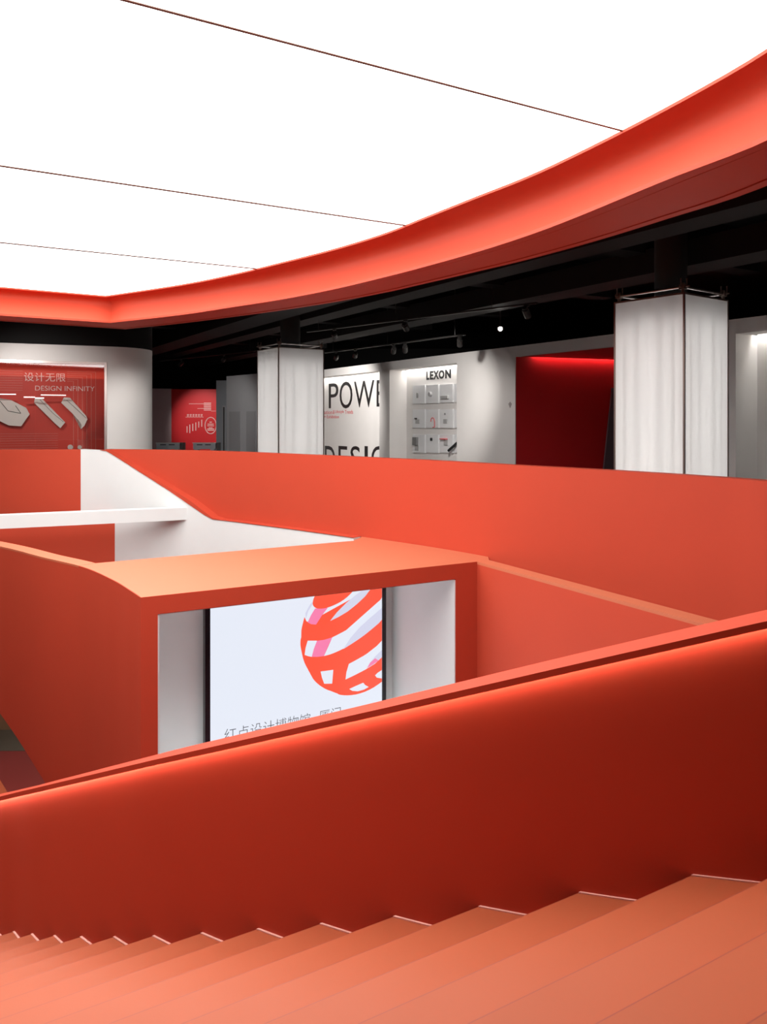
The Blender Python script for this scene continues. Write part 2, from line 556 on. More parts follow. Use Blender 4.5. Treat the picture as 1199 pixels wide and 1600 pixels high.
# ------------------------------------------------------------------ stair
R_, G_, Z0, S0 = 0.15, 0.341, -2.07, 2.317
W_px = [(1083.3, 1367.5), (906.8, 1394.4), (750.3, 1416.1), (617.2, 1431.7), (502.6, 1443), (401.7, 1450.4), (315.9, 1457.5), (241.7, 1462.5), (180.2, 1463.9), (128.4, 1463.9), (85.7, 1461.2), (50.9, 1458.9), (22.5, 1455)]
S_pts = [onz(x, y, Z0 - R_ * k) for k, (x, y) in enumerate(W_px)]
S_pts = [(4.4, 3.75), (3.5, 3.42), (2.6, 3.33), (1.95, 3.38)] + S_pts
lx, ly = S_pts[-1]
S_pts += [(lx - 0.27, ly + 0.255), (lx - 0.8, ly + 0.76), (lx - 1.6, ly + 1.6), (lx - 2.6, ly + 2.7), (lx - 3.6, ly + 4.0)]
PATH_S = spline(S_pts, 6)                      # from right (up) to left (down); the far side (void) is to the right of travel
SVP = [tosv(p) for p in PATH_S]
wall_v = lambda s: interp([a for a, b in SVP], [b for a, b in SVP], s)

stair = empty('staircase', *sv(3.0, 1.0), LO, 'wide orange staircase with parallel treads descending to the left', 'staircase')
KMAX = 23
for k in range(-3, KMAX):
    s1 = S0 + G_ * k                           # nosing
    s0 = s1 - G_ - 0.02
    z = Z0 - R_ * k
    n = 5
    ss = [s0 + (s1 - s0) * i / n for i in range(n + 1)]
    right = [sv(s, wall_v(s) + 0.02) for s in ss]
    left = [sv(s, -2.6) for s in ss]
    if k == -3:
        left[0] = sv(-3.0, -2.6); right = [sv(-3.0, 4.6)] + right[1:]
        right[0] = sv(-3.0, 4.0); right.insert(1, sv(0.2, 4.6))
        prism('tread', [left[0]] + [left[-1]] + list(reversed(right)), z - 0.035, z, M_tread, stair)
    else:
        prism('tread', [left[0], left[-1]] + list(reversed(right)), z - 0.035, z, M_tread, stair)
    prism('nosing', [sv(s1 - 0.004, -2.6), sv(s1 + 0.006, -2.6), sv(s1 + 0.006, wall_v(s1)), sv(s1 - 0.004, wall_v(s1))], z - 0.035, z - 0.002, M_nosing, stair)
    sr = s1 - 0.012
    prism('riser', [sv(sr - 0.02, -2.6), sv(sr, -2.6), sv(sr, wall_v(sr) + 0.02), sv(sr - 0.02, wall_v(sr) + 0.02)], z - R_ - 0.0, z - 0.035, M_red, stair)
    if k > -3:
        # pale sealant line along the wall
        q = [s0 + 0.02 + (s1 - s0 - 0.02) * i / n for i in range(n + 1)]
        bm = bmesh.new()
        inner = [sv(s, wall_v(s) - 0.014) for s in q]
        outer = [sv(s, wall_v(s) + 0.004) for s in q]
        add_prism(bm, inner + outer[::-1], z, z + 0.006)
        link('edge_seal', bm, M_caulk, stair)

# balustrade of the stair: lip line traced on the photo gives the rail height over the plan curve
rail_x = [0, 250, 600, 900, 1199]
rail_y = [1243.5, 1182.5, 1102.5, 1032.5, 964.5]
rz = []
for p in PATH_S:
    q = CX + FPX * p[0] / p[1]
    if q < 0 or q > 1199:
        rz.append(None)
    else:
        rz.append((HOR - interp(rail_x, rail_y, q)) / FPX * p[1])
s_of = [tosv(p)[0] for p in PATH_S]
known = [(s, z) for s, z in zip(s_of, rz) if z is not None]
known.sort()
(sa, za), (sb, zb) = known[0], known[-1]
for i, z in enumerate(rz):
    if z is None:
        if s_of[i] < sa:
            rz[i] = min(PT, za + (sa - s_of[i]) * 0.42)
        else:
            rz[i] = zb - (s_of[i] - sb) * 0.44
rail_z = rz
bal = empty('stair_balustrade', *S_pts[6], LO, 'sweeping dark red stair balustrade wall in the foreground with a thin lit cap', 'balustrade')
# offsets: travel right -> left, left of travel is the camera side (+)
foot = [min(z - 1.6, -2.6) for z in rail_z]
link('balustrade_wall', sweep(PATH_S, lambda i: [(0.0, foot[i] - 0.4), (0.0, rail_z[i] - 0.012), (-0.105, rail_z[i] - 0.012), (-0.105, foot[i] - 0.4)]), M_red, bal, True)
link('cap', sweep(PATH_S, lambda i: [(0.05, rail_z[i] - 0.034), (0.05, rail_z[i]), (-0.11, rail_z[i]), (-0.11, rail_z[i] - 0.012), (0.038, rail_z[i] - 0.012), (0.038, rail_z[i] - 0.034)]), M_red, bal)
link('led_strip', sweep(PATH_S, lambda i: [(0.008, rail_z[i] - 0.017), (0.008, rail_z[i] - 0.0125), (0.03, rail_z[i] - 0.0125), (0.03, rail_z[i] - 0.017)]), M_led, bal)

# ------------------------------------------------------------------ gallery parapet (orange, curved) and the white void wall
par = empty('curved_parapet', *P_pts[4], FL - 0.6, 'long curved orange parapet wall along the upper gallery', 'parapet')
# travel far -> near: left of travel is outside (+)
link('parapet_wall', sweep(PATH_P, lambda i: [(0.0, -3.6), (0.0, PT), (0.16, PT), (0.16, FL - 0.29), (0.12, FL - 0.31), (0.12, -3.6)]), M_red, par, True)

PATH_W = offset_path(PATH_P, -0.14)
PATH_W = [p for p in PATH_W if 120 < proj(p[0], p[1], 0)[0] < 556]
wend = (PATH_W[0][0] - 0.36, PATH_W[0][1] + 0.03)
PATH_W = [wend] + PATH_W
def w_top(p):
    q = proj(p[0], p[1], 0)[0]
    y = interp([131, 150, 168, 262, 325], [702, 702.5, 705, 765, 808], q)
    if q >= 325:
        return FL
    return max(FL, (HOR - y) / FPX * p[1])
wt_ = [w_top(p) for p in PATH_W]
ww = link('wall_side', sweep(PATH_W, lambda i: [(0.0, LO), (0.0, wt_[i]), (0.13, wt_[i]), (0.13, LO)]), M_white, None, True)
tag(ww, 'white curved void wall under the sloping edge of the parapet', None, None, 'structure')
# sloping ledge that runs down on top of the white wall, tapering toward the corner
led_ix = [i for i, p in enumerate(PATH_W) if 155 < proj(p[0], p[1], 0)[0] < 560]
LP = [PATH_W[i] for i in led_ix]
lz = [wt_[i] for i in led_ix]
def lh(i):
    q = proj(LP[i][0], LP[i][1], 0)[0]
    return interp([168, 300, 325, 340], [0.004, 0.075, 0.05, 0.006], q)
led = link('sloping_ledge', sweep(LP, lambda i: [(-0.012, lz[i] + 0.001), (-0.012, lz[i] + lh(i)), (0.138, lz[i] + lh(i) * 1.25), (0.138, lz[i] + 0.001)]), M_red)
tag(led, 'thin bright orange ledge sloping down between the white wall and the curved parapet', 'ledge')

# far-left parapet, lower panel and white beam
e0 = PATH_W[0]
lp = prism('left_parapet', [(e0[0] + 0.05, e0[1]), (e0[0] - 9, e0[1] - 0.15), (e0[0] - 9, e0[1] + 0.0), (e0[0] + 0.05, e0[1] + 0.15)], FL - 0.25, PT, M_red)
tag(lp, 'flat red-orange parapet at the left under the glazed display window', 'parapet')
lw0 = onz(178, 877, FL - 0.8)
def on_w(px):
    best = min(range(len(PATH_W) - 1), key=lambda i: abs((proj(*PATH_W[i], 0)[0] + proj(*PATH_W[i + 1], 0)[0]) / 2 - px))
    a, b = PATH_W[best], PATH_W[best + 1]
    qa, qb = proj(*a, 0)[0], proj(*b, 0)[0]
    t = 0 if qa == qb else max(0, min(1, (px - qa) / (qb - qa)))
    return (a[0] + (b[0] - a[0]) * t, a[1] + (b[1] - a[1]) * t)
q = on_w(178)
lwall = prism('lower_bulkhead', [(q[0] + 0.03, q[1]), (q[0] - 7, q[1] - 2.6), (q[0] - 7, q[1] - 2.45), (q[0] + 0.03, q[1] + 0.15)], -3.3, FL, M_red)
tag(lwall, 'orange bulkhead panel below the white beam, left of the white wall', 'panel')
q = on_w(293)
bl = math.hypot(2.6, 1.05)
bd = (-2.6 / bl, -1.05 / bl)
bn = (-bd[1], bd[0])
bpts = [(q[0] + 0.02, q[1] + 0.02), (q[0] + bd[0] * 8, q[1] + bd[1] * 8)]
bm = bmesh.new()
add_prism(bm, [bpts[0], bpts[1], (bpts[1][0] - bn[0] * 0.22, bpts[1][1] - bn[1] * 0.22), (bpts[0][0] - bn[0] * 0.22, bpts[0][1] - bn[1] * 0.22)], -1.665, -1.465)
be = link('white_beam', bm, M_white)
tag(be, 'slim white horizontal beam ending at the white wall', 'beam')

# ------------------------------------------------------------------ portal with screen
FLc, FRc = onz(220, 933.5, FL), onz(745.5, 877.5, FL)
BPL = Plane(FLc, (FRc[0] - FLc[0], FRc[1] - FLc[1]))     # front plane, n points away
BW = math.hypot(FRc[0] - FLc[0], FRc[1] - FLc[1])
t_in0, t_in1 = BPL.t(246.5), BPL.t(712)
DEP = 1.45
ZLIN = FL - 0.168
L_px = [(0, 853.7), (66, 870.5), (130, 886), (176, 906), (203.4, 922.5), (220, 933.5)]
L_pts = [(-8.2, 11.75), (-6.3, 10.75)] + [onz(x, y, FL) for x, y in L_px]
PATH_L = spline(L_pts, 8)
L_in = offset_path(PATH_L, 0.2)
portal = empty('screen_portal', *BPL.at(BW / 2, 0.7), LO, 'orange box portal framing a white niche with a large lit screen', 'portal')
BRc, BLc = onz(552, 845, FL), onz(137, 881, FL)
lcur = [p for p in offset_path(PATH_L, 0.006) if BPL.o and (p[0] - FLc[0]) * BPL.n[0] + (p[1] - FLc[1]) * BPL.n[1] < 1.93]
pbase = [p for p in PATH_P if 546 < proj(p[0], p[1], 0)[0] < 764]
top_poly = [BLc] + lcur[:-1] + [FLc, FRc] + [(FRc[0] + 0.15, FRc[1] + 0.085)] + [(p[0] + 0.03, p[1] + 0.03) for p in reversed(pbase)] + [BRc]
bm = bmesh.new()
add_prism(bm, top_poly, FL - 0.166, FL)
link('top_slab', bm, M_toplit, portal)
fbox('lintel', BPL.fr, -0.0, BW, -0.004, 0.10, ZLIN, FL - 0.0005, M_red, portal)
fbox('jamb', BPL.fr, 0.0, t_in0, -0.004, 1.7, LO, ZLIN, M_red, portal)
fbox('jamb', BPL.fr, t_in1, BW, -0.004, 1.7, LO, ZLIN, M_red, portal)
fbox('niche_back', BPL.fr, t_in0, t_in1, DEP, DEP + 0.05, LO, ZLIN, M_white, portal)
fbox('niche_side', BPL.fr, t_in1 - 0.012, t_in1 + 0.001, 0.0, DEP, LO, ZLIN - 0.012, M_white, portal)
fbox('niche_side', BPL.fr, t_in0 - 0.001, t_in0 + 0.012, 0.0, DEP, LO, ZLIN - 0.012, M_white, portal)
fbox('niche_soffit', BPL.fr, t_in0, t_in1, 0.02, DEP, ZLIN - 0.012, ZLIN + 0.001, M_white, portal)

fbox('light_strip', BPL.fr, t_in0 + 0.1, t_in1 - 0.1, 0.45, 0.55, -4.95, -4.9, mat('added_niche_fill', (0.9, 0.9, 0.9), emit=(0.90, 0.97, 1.0), estr=14.0, var=0), portal)  # unseen fill light, added to lift the dark niche walls
fbox('niche_floor', BPL.fr, t_in0, t_in1, 0.0, DEP, -5.1, -5.0, M_white, portal)

# horizontal-capped wall that leaves the portal toward the camera
c0, c1 = FRc, onz(1106, 976, FL)
cd = (c1[0] - c0[0], c1[1] - c0[1])
cl = math.hypot(*cd); cd = (cd[0] / cl, cd[1] / cl)
cn = (-cd[1], cd[0])                       # to the left of travel (right side in view)
if cn[0] < 0: cn = (-cn[0], -cn[1])
cend = (c0[0] + cd[0] * (cl + 1.9), c0[1] + cd[1] * (cl + 1.9))
sw = empty('side_balustrade', *c0, LO, 'flat-topped orange balustrade wall running from the portal toward the stair', 'balustrade')
prism('balustrade_wall', [c0, cend, (cend[0] + cn[0] * 0.17, cend[1] + cn[1] * 0.17), (c0[0] + cn[0] * 0.17, c0[1] + cn[1] * 0.17)], LO, FL - 0.03, M_red, sw)
prism('cap', [(c0[0] - cn[0] * 0.0, c0[1]), cend, (cend[0] + cn[0] * 0.18, cend[1] + cn[1] * 0.18), (c0[0] + cn[0] * 0.18, c0[1] + cn[1] * 0.18)], FL - 0.03, FL, M_toplit, sw)

# curved wall leaving the portal to the left, with a sloping underside
def l_bot(p):
    q = proj(p[0], p[1], 0)[0]
    if p[1] > 9.73:
        return -3.74 + (math.hypot(p[0] + 4.87, p[1] - 9.73)) * 0.42
    return interp([0, 33, 70, 130, 190], [-3.74, -3.97, -4.23, -4.75, LO], q)
lb = [l_bot(p) for p in PATH_L]
cw = empty('curved_side_wall', *L_pts[3], LO, 'curved dark red wall with a pale cap sweeping left from the portal', 'wall')
link('wall_panel', sweep(PATH_L, lambda i: [(0.0, lb[i]), (0.0, FL - 0.002), (0.15, FL - 0.002), (0.15, lb[i])]), M_red, cw, True)
link('cap', sweep([p for p in PATH_L if (p[0] - FLc[0]) * BPL.n[0] + (p[1] - FLc[1]) * BPL.n[1] > 1.85], lambda i: [(-0.002, FL - 0.02), (-0.002, FL + 0.002), (0.195, FL + 0.002), (0.195, FL - 0.02)]), M_toplit, cw)

# low plinth glimpsed at the left edge
a_, b_ = onz(13, 1240, -5.2), onz(0, 1218, -5.2)
pd = (b_[0] - a_[0], b_[1] - a_[1])
pq = [(a_[0] - pd[0] * 1.0, a_[1] - pd[1] * 1.0), (a_[0] + pd[0] * 3, a_[1] + pd[1] * 3)]
plh = prism('low_plinth', [pq[0], pq[1], (pq[1][0] - 0.7, pq[1][1] - 0.4), (pq[0][0] - 0.7, pq[0][1] - 0.4)], LO, -5.2, M_tread)
tag(plh, 'low orange plinth on the dark red lower floor at the left edge', 'plinth')

# screen
SPL = Plane(BPL.at(0, DEP - 0.07), BPL.r)
ts0, ts1 = SPL.t(320), SPL.t(602.5)
screen = empty('display_screen', *SPL.at((ts0 + ts1) / 2), -4.9, 'large portrait lit screen showing a red striped sphere and Chinese lettering', 'screen')
z_top, z_bot = ZLIN - 0.05, -4.9
fbox('bezel', SPL.fr, ts0, ts1, 0.005, 0.068, z_bot, z_top, M_bezel, screen)
ti0, ti1 = SPL.t(328), SPL.t(597)
disp = fbox('display', SPL.fr, ti0, ti1, 0.0, 0.006, z_bot + 0.06, z_top - 0.03, M_scr, screen)
for t0_, t1_ in ((ts0, ti0), (ti1, ts1)):
    fbox('bezel_side', SPL.fr, t0_, t1_, -0.02, 0.006, z_bot, z_top, M_bezel, screen)
def sp(c, o=(450, 900), k=7.053):
    px, py = o[0] + c[0] / k, o[1] + c[1] / k
    return (SPL.t(px), SPL.z(px, py))
def art(name, pts, m, material, smooth_n=0):
    pp = []
    for p in pts:
        t, z = sp(p)
        t = min(t, ti1 - 0.002)
        z = min(z, z_top - 0.035)
        pp.append((t, z))
    return poly_on(name, SPL, pp, m, material, disp, 0.0008)
sil = spline([(183, 450), (160, 540), (148, 600), (152, 655), (140, 700), (138, 760), (150, 830), (165, 900), (185, 960), (210, 1005), (245, 1030), (250, 1075), (275, 1130), (320, 1180), (380, 1225), (450, 1260), (520, 1270), (545, 1295), (580, 1310), (660, 1315), (750, 1305), (850, 1275), (950, 1225), (1035, 1165)], 2)
b_up = spline([(1100, 0), (1000, 40), (930, 120), (915, 140), (850, 225), (760, 310), (660, 390), (560, 450), (460, 497), (380, 525), (300, 537), (240, 525), (205, 500), (183, 450)], 2)
art('sphere_graphic', sil + [(1036, 600), (1036, 60)] + b_up[2:-1], -0.001, M_scr_red)
art('sphere_graphic', spline([(330, 140), (300, 213), (285, 245), (272, 300), (285, 335), (320, 357), (370, 360), (430, 350), (500, 325), (580, 285), (650, 235), (725, 160), (790, 90)], 2), -0.001, M_scr_red)
b_lo = spline([(1036, 235), (990, 310), (920, 390), (830, 470), (720, 550), (600, 620), (490, 675)], 3)
c_up = spline([(398, 881), (480, 858), (600, 805), (720, 735), (830, 660), (930, 580), (1000, 520), (1036, 480)], 3)
art('gap_graphic', b_lo + c_up, -0.002, M_scr)
art('gap_graphic', [(218, 712), (320, 712), (262, 890), (220, 882), (184, 868), (195, 790)], -0.002, M_scr)
art('stripe_graphic', [(320, 714), (400, 703), (490, 675), (440, 775), (398, 881), (330, 890), (262, 890), (285, 800)], -0.002, M_scr_pink)
art('stripe_graphic', [(1036, 350), (1036, 480), (1000, 520), (930, 580), (830, 660), (720, 735), (610, 805), (690, 680), (790, 565), (900, 465)], -0.003, M_scr_lilac)
c_lo = spline([(1036, 712), (980, 770), (900, 835), (800, 900), (672, 968)], 3)
art('gap_graphic', c_lo + [(645, 1060), (635, 1140), (740, 1090), (855, 1030), (960, 965), (1036, 895)], -0.002, M_scr)
art('stripe_graphic', [(1036, 815), (1036, 895), (960, 960), (870, 1015), (905, 950), (960, 885)], -0.003, M_scr_lilac)
art('stripe_graphic', [(960, 905), (1000, 930), (935, 975), (870, 1015), (905, 955)], -0.004, M_scr_pink)
art('gap_graphic', [(360, 1052), (500, 1033), (490, 1085), (487, 1185), (400, 1187), (375, 1120)], -0.002, M_scr)
art('gap_graphic', [(675, 1245), (750, 1210), (830, 1175), (850, 1200), (890, 1222), (840, 1250), (770, 1270), (710, 1265)], -0.002, M_scr)
art('gap_graphic', [(1036, 1035), (990, 1065), (960, 1095), (980, 1120), (1036, 1128)], -0.002, M_scr)
art('stripe_graphic', [(300, 357), (370, 361), (440, 350), (370, 440), (310, 535), (255, 530), (218, 510), (255, 430)], -0.0015, M_scr_pink)
art('stripe_graphic', [(830, 150), (915, 140), (850, 225), (760, 310), (660, 390), (560, 450), (465, 495), (540, 400), (640, 300), (740, 215)], -0.0015, M_scr_lilac)
art('stripe_graphic', [(192, 410), (240, 320), (268, 285), (272, 312), (225, 385), (197, 475)], -0.0015, M_scr_lilac)
# heading on the screen
zt = SPL.z(355, 1139); zt2 = SPL.z(530, 1107)
hz1 = (zt + zt2) / 2 + 0.01
text_on('character', '红点设计博物馆', SPL, SPL.t(351), SPL.t(485), hz1 - 0.15, hz1, -0.001, M_scr_ink, disp, -0.012, 0.0006, 7)
text_on('character', '厦门', SPL, SPL.t(499), SPL.t(532.5), hz1 - 0.15, hz1, -0.001, M_scr_ink, disp, -0.012, 0.0006, 2)

# ------------------------------------------------------------------ exhibition wall on the right with niches
wa, wb_ = onz(780, 544, 1.6), onz(1199, 492.5, 1.6)
XW = Plane(wa, (wb_[0] - wa[0], wb_[1] - wa[1]))          # r points to the right (nearer), n away
ZT, ZN, ND = 1.6, 1.365, 0.57
t0, t1, t2, t3, t4 = XW.t(400), XW.t(593), XW.t(609), XW.t(714), XW.t(805.5)
t_r1, t_r2 = XW.t(1139), XW.t(1150)
t_end = XW.t(1330)
wall = empty('wall_right', *XW.at(0), FL, 'white exhibition wall with lit niches behind the parapet', None, None, 'structure')
tn0 = XW.t(470)
fbox('wall_panel', XW.fr, t0, tn0, 0, 0.7, FL, ZT, M_wallwhite, wall)
fbox('wall_lintel', XW.fr, tn0, t_end, 0, 0.14, ZN, ZT, M_wallwhite, wall)
fbox('wall_pier', XW.fr, t1, t2, 0, 0.7, FL, ZN, M_wallwhite, wall)
fbox('wall_pier', XW.fr, t3, t4, 0, 0.7, FL, ZN, M_wallwhite, wall)
fbox('wall_pier', XW.fr, t_r1 - 0.2, t_r2, 0, 0.7, FL, ZN, M_wallwhite, wall)
fbox('niche_back', XW.fr, tn0, t1, ND, ND + 0.1, FL, ZN + 0.12, M_wallwhite, wall)
fbox('niche_back', XW.fr, t2, t3, ND, ND + 0.1, FL, ZN + 0.12, M_wallwhite, wall)
fbox('niche_back', XW.fr, t_r2, t_end, ND, ND + 0.1, FL, ZN + 0.12, M_wallwhite, wall)
for a, b in ((tn0, t1), (t2, t3), (t_r2, t_end)):
    fbox('niche_soffit', XW.fr, a, b, 0.14, ND - 0.14, ZN, ZN + 0.05, M_wallwhite, wall)
    fbox('niche_soffit', XW.fr, a, b, 0.14, ND, ZN + 0.12, ZN + 0.16, M_wallwhite, wall)
    fbox('light_strip', XW.fr, a + 0.03, b - 0.03, ND - 0.13, ND - 0.09, ZN + 0.085, ZN + 0.10, M_ledwhite, wall)
# crimson passage: splayed side wall, soffit and end
ra = XW.at(t4, 0.02)
CP = Plane(ra, (2.46, 0.96))
cr = empty('wall_passage', *ra, FL, 'crimson painted side wall of the passage between the white wall and the column', None, None, 'structure')
fbox('side_panel', CP.fr, 0.0, 6.5, 0.0, 0.08, FL, ZN + 0.12, M_crimson, cr)
ends = XW.at(t_r1 - 0.2, 0.1)
prism('passage_soffit', [CP.at(0.05, -0.09), CP.at(6.5, -0.09), (CP.at(6.5)[0] + 1.2, CP.at(6.5)[1] - 3.0), XW.at(t_r1 - 0.2, 0.14)], ZN, ZN + 0.05, M_crimson, cr)
fbox('light_strip', CP.fr, 0.45, 6.3, -0.085, -0.06, ZN + 0.06, ZN + 0.075, M_ledred, cr)
fbox('slot_cover', CP.fr, 0.6, 6.5, -0.2, 0.08, ZN + 0.12, ZN + 0.14, M_crimson, cr)
fbox('end_panel', CP.fr, 6.4, 6.5, -4.5, 0, FL, ZN, M_crimson, cr)
# leaning dark board in the passage
lbp = Plane(CP.at(CP.t(947) , -0.35), CP.r)
bm = bmesh.new()
x0 = lbp.t(946); x1 = lbp.t(980); xt = lbp.t(957.5)
zb0, zt0 = FL, lbp.z(957, 606)
vs = [lbp.p3(a, z, m) for m in (0.0, 0.05) for a, z in ((x0 - 0.09, zb0), (x1, zb0), (x1 + 0.15, zt0), (xt, zt0))]
lbo = link('leaning_board', bm_from(vs, [(0, 1, 2, 3), (7, 6, 5, 4), (0, 4, 5, 1), (1, 5, 6, 2), (2, 6, 7, 3), (3, 7, 4, 0)]), M_purple)
tag(lbo, 'slanted dark purple glass board in the crimson passage beside the column', 'board')

# lettering in the first niche
mB = ND - 0.001
def xt_text(root, s, px0, px1, py_top, py_bot, material, bold=0.0, ref=None, name='letter'):
    pm = ref or (px0 + px1) / 2
    text_on(name, s, XW, XW.t(px0, mB), XW.t(px1, mB), XW.z(pm, py_bot, mB), XW.z(pm, py_top, mB), mB, material, root, bold)
def word(px, py, name, lab, cat='lettering', group=None):
    p = XW.at(XW.t(px, mB), mB)
    return empty(name, p[0], p[1], XW.z(px, py, mB), lab, cat, group)
w_ = word(550, 638, 'wall_lettering', 'tall black word beginning POW on the back of the lit niche, above the red caption', group='big black niche words')
for ch, a, b, y0_, y1_ in (('P', 514, 529, 599, 637.8), ('O', 531, 551, 596.2, 638.3), ('W', 553.5, 585.3, 595, 636.5), ('E', 588.9, 601, 593.5, 635.3)):
    xt_text(w_, ch, a, b, y0_, y1_, M_ink, 0.0)
w_ = word(550, 740, 'wall_lettering', 'tall black word beginning DESI cut off by the parapet below the red caption', group='big black niche words')
for ch, a, b in (('D', 508, 524), ('E', 529.2, 543), ('S', 548, 563), ('I', 570, 575), ('G', 580.5, 600)):
    xt_text(w_, ch, a, b, 697, 739, M_ink, 0.0)
w_ = word(530, 647, 'wall_caption', 'upper thin red caption line ending in Lifestyle Trends', group='red caption lines')
for ch, a, b in (('Innovation', 494, 519.5), ('&', 520.5, 522.8), ('Lifestyle', 523.8, 537.8), ('Trends', 539.3, 552)):
    xt_text(w_, ch, a, b, 640.8, 646.8, M_redink, 0.0, 530)
w_ = word(518, 654, 'wall_caption', 'lower thin red caption line ending in Exhibition', group='red caption lines')
for ch, a, b in (('Design', 495, 509.5), ('Exhibition', 511.2, 530)):
    xt_text(w_, ch, a, b, 648.8, 653.6, M_redink, 0.0, 518)
w_ = word(686, 592.5, 'brand_sign', 'bold black LEXON sign over the product boards', 'sign')
for ch, a, b in (('L', 666.6, 671.2), ('E', 672, 677.5), ('X', 677.2, 686.5), ('O', 685.9, 694.8), ('N', 696, 705)):
    xt_text(w_, ch, a, b, 578.6, 592.3, M_ink, 0.05, 686)
# small arrow on the white wall
bm = bmesh.new()
tm, zz = XW.t(797.5), XW.z(797.5, 633)
ar = poly_on('wall_arrow', XW, [(tm - 0.012, zz - 0.06), (tm + 0.012, zz - 0.06), (tm + 0.012, zz + 0.03), (tm + 0.06, zz + 0.03), (tm, zz + 0.08), (tm - 0.06, zz + 0.03), (tm - 0.012, zz + 0.03)], -0.0, mat('grey_print', (0.42, 0.38, 0.37)))
tag(ar, 'small grey arrow printed on the white wall beside the crimson passage', 'arrow')
# product boards 4 columns x 3 rows (crop scale 8.564 from 600, 560)
def xp(c, m):
    px, py = 600 + c[0] / 8.564, 560 + c[1] / 8.564
    return XW.t(px, m), XW.z(px, py, m)
cols = [(386, 546), (566, 728), (748, 922), (945, 1040)]
rows = [(362, 606), (682, 930), (1014, 1258)]
mb = ND - 0.06
rown = ['top', 'middle', 'bottom']; coln = ['first', 'second', 'third', 'fourth']
for ci_, (ca, cb) in enumerate(cols):
    for ri, (ry0, ry1) in enumerate(rows):
        dy = -(ci_ * 8) if ri == 0 else (4 if ri == 2 else 0)
        ta, tb = xp((ca, 600), mb)[0], xp((cb, 600), mb)[0]
        z1_ = xp(((ca + cb) / 2, ry0 + dy), mb)[1]; z0_ = xp(((ca + cb) / 2, ry1 + dy), mb)[1]
        o = fbox('product_board', XW.fr, ta, tb, mb, ND, z0_, z1_, M_prodwhite)
        tag(o, 'white product board in the %s row, %s from the left, under the LEXON sign' % (rown[ri], coln[ci_]), 'board', 'white product boards')
def prod(name, lab, cat, c0_, c1_, material, depth=0.04, shape='box', side=None):
    ta, za_ = xp((c0_[0], c0_[1]), mb); tb, _ = xp((c1_[0], c1_[1]), mb)
    _, zb_ = xp((c0_[0], c1_[1]), mb)
    if shape == 'box':
        bm = frame_box(bmesh.new(), *XW.fr, ta, tb, mb - depth, mb - 0.0005, zb_, za_)
        bmesh.ops.bevel(bm, geom=bm.edges[:], offset=min(0.006, (tb - ta) / 5), segments=1, affect='EDGES')
    elif shape == 'disc':
        c = XW.p3((ta + tb) / 2, (za_ + zb_) / 2, mb - 0.0005); c2 = XW.p3((ta + tb) / 2, (za_ + zb_) / 2, mb - depth)
        bm = add_cyl(bmesh.new(), c, c2, (za_ - zb_) / 2, 16, (za_ - zb_) / 2.4)
    o = link(name, bm, material)
    return tag(o, lab, cat)
prod('pen', 'slim dark pen on the top row first board', 'pen', (453, 460), (466, 530), M_prod)
prod('wrist_watch', 'round grey watch on the top row second board', 'watch', (600, 446), (658, 516), M_prodlight, 0.06, 'disc')
prod('desk_radio', 'small pale desk device on the top row third board', 'radio', (783, 500), (878, 545), M_prodlight, 0.07)
prod('clip_lamp', 'tiny dark clip above a grey card on the middle row first board', 'clip', (424, 796), (446, 814), M_ink)
prod('grey_card', 'grey card on the middle row first board', 'card', (426, 814), (480, 872), M_prodlight, 0.012)
prod('key_holder', 'small square grey pouch on the middle row third board', 'pouch', (806, 810), (856, 870), M_prodlight, 0.03)
prod('thin_stylus', 'tiny dark stylus above the pouch on the middle row third board', 'stylus', (822, 730), (830, 755), M_prod)
prod('black_speaker', 'black upright speaker on the bottom row first board', 'speaker', (410, 1053), (464, 1158), M_prod, 0.08)
prod('pale_stand', 'light grey stand below the black speaker on the bottom row', 'stand', (420, 1160), (470, 1235), M_prodlight, 0.02)
prod('flash_drive', 'tiny black flash drive on the bottom row second board', 'gadget', (634, 1062), (652, 1102), M_ink)
o = prod('red_tray', 'thin red tray on the bottom row third board', 'tray', (780, 1070), (858, 1084), M_redink, 0.09)
prod('grey_bin', 'light grey holder under the red tray on the bottom row', 'holder', (812, 1086), (862, 1162), M_prodlight, 0.03)
# headphones-like loop on the middle board
bm = bmesh.new()
loop = [(635, 845), (638, 815), (650, 795), (665, 795), (678, 815), (684, 845), (684, 920), (660, 922)]
pp = [XW.p3(*xp(c, mb), mb - 0.015) for c in loop]
for a, b in zip(pp[:-1], pp[1:]):
    add_cyl(bm, a, b, 0.012, 6)
hook = link('cable_loop', bm, M_redink)
tag(hook, 'dark red looped cable on the middle row second board', 'cable')
# black slanted umbrella-like stick at the niche edge
a, b = XW.p3(*xp((915, 1235), mb), mb - 0.12), XW.p3(*xp((1030, 1105), mb), mb - 0.05)
bm = add_cyl(bmesh.new(), a, b, 0.035, 10)
st_ = link('black_baton', bm, M_ink)
tag(st_, 'black slanted baton leaning out at the right edge of the product niche', 'baton')

# ------------------------------------------------------------------ left volume with display window
z_v = 1.55
va, vb = onz(0, 535.5, z_v), onz(187.6, 542, z_v)
LV = Plane(va, (vb[0] - va[0], vb[1] - va[1]))
tv_arc = LV.t(180)
pa = LV.at(tv_arc)
rr = 0.95
cc = (pa[0] + LV.n[0] * rr, pa[1] + LV.n[1] * rr)
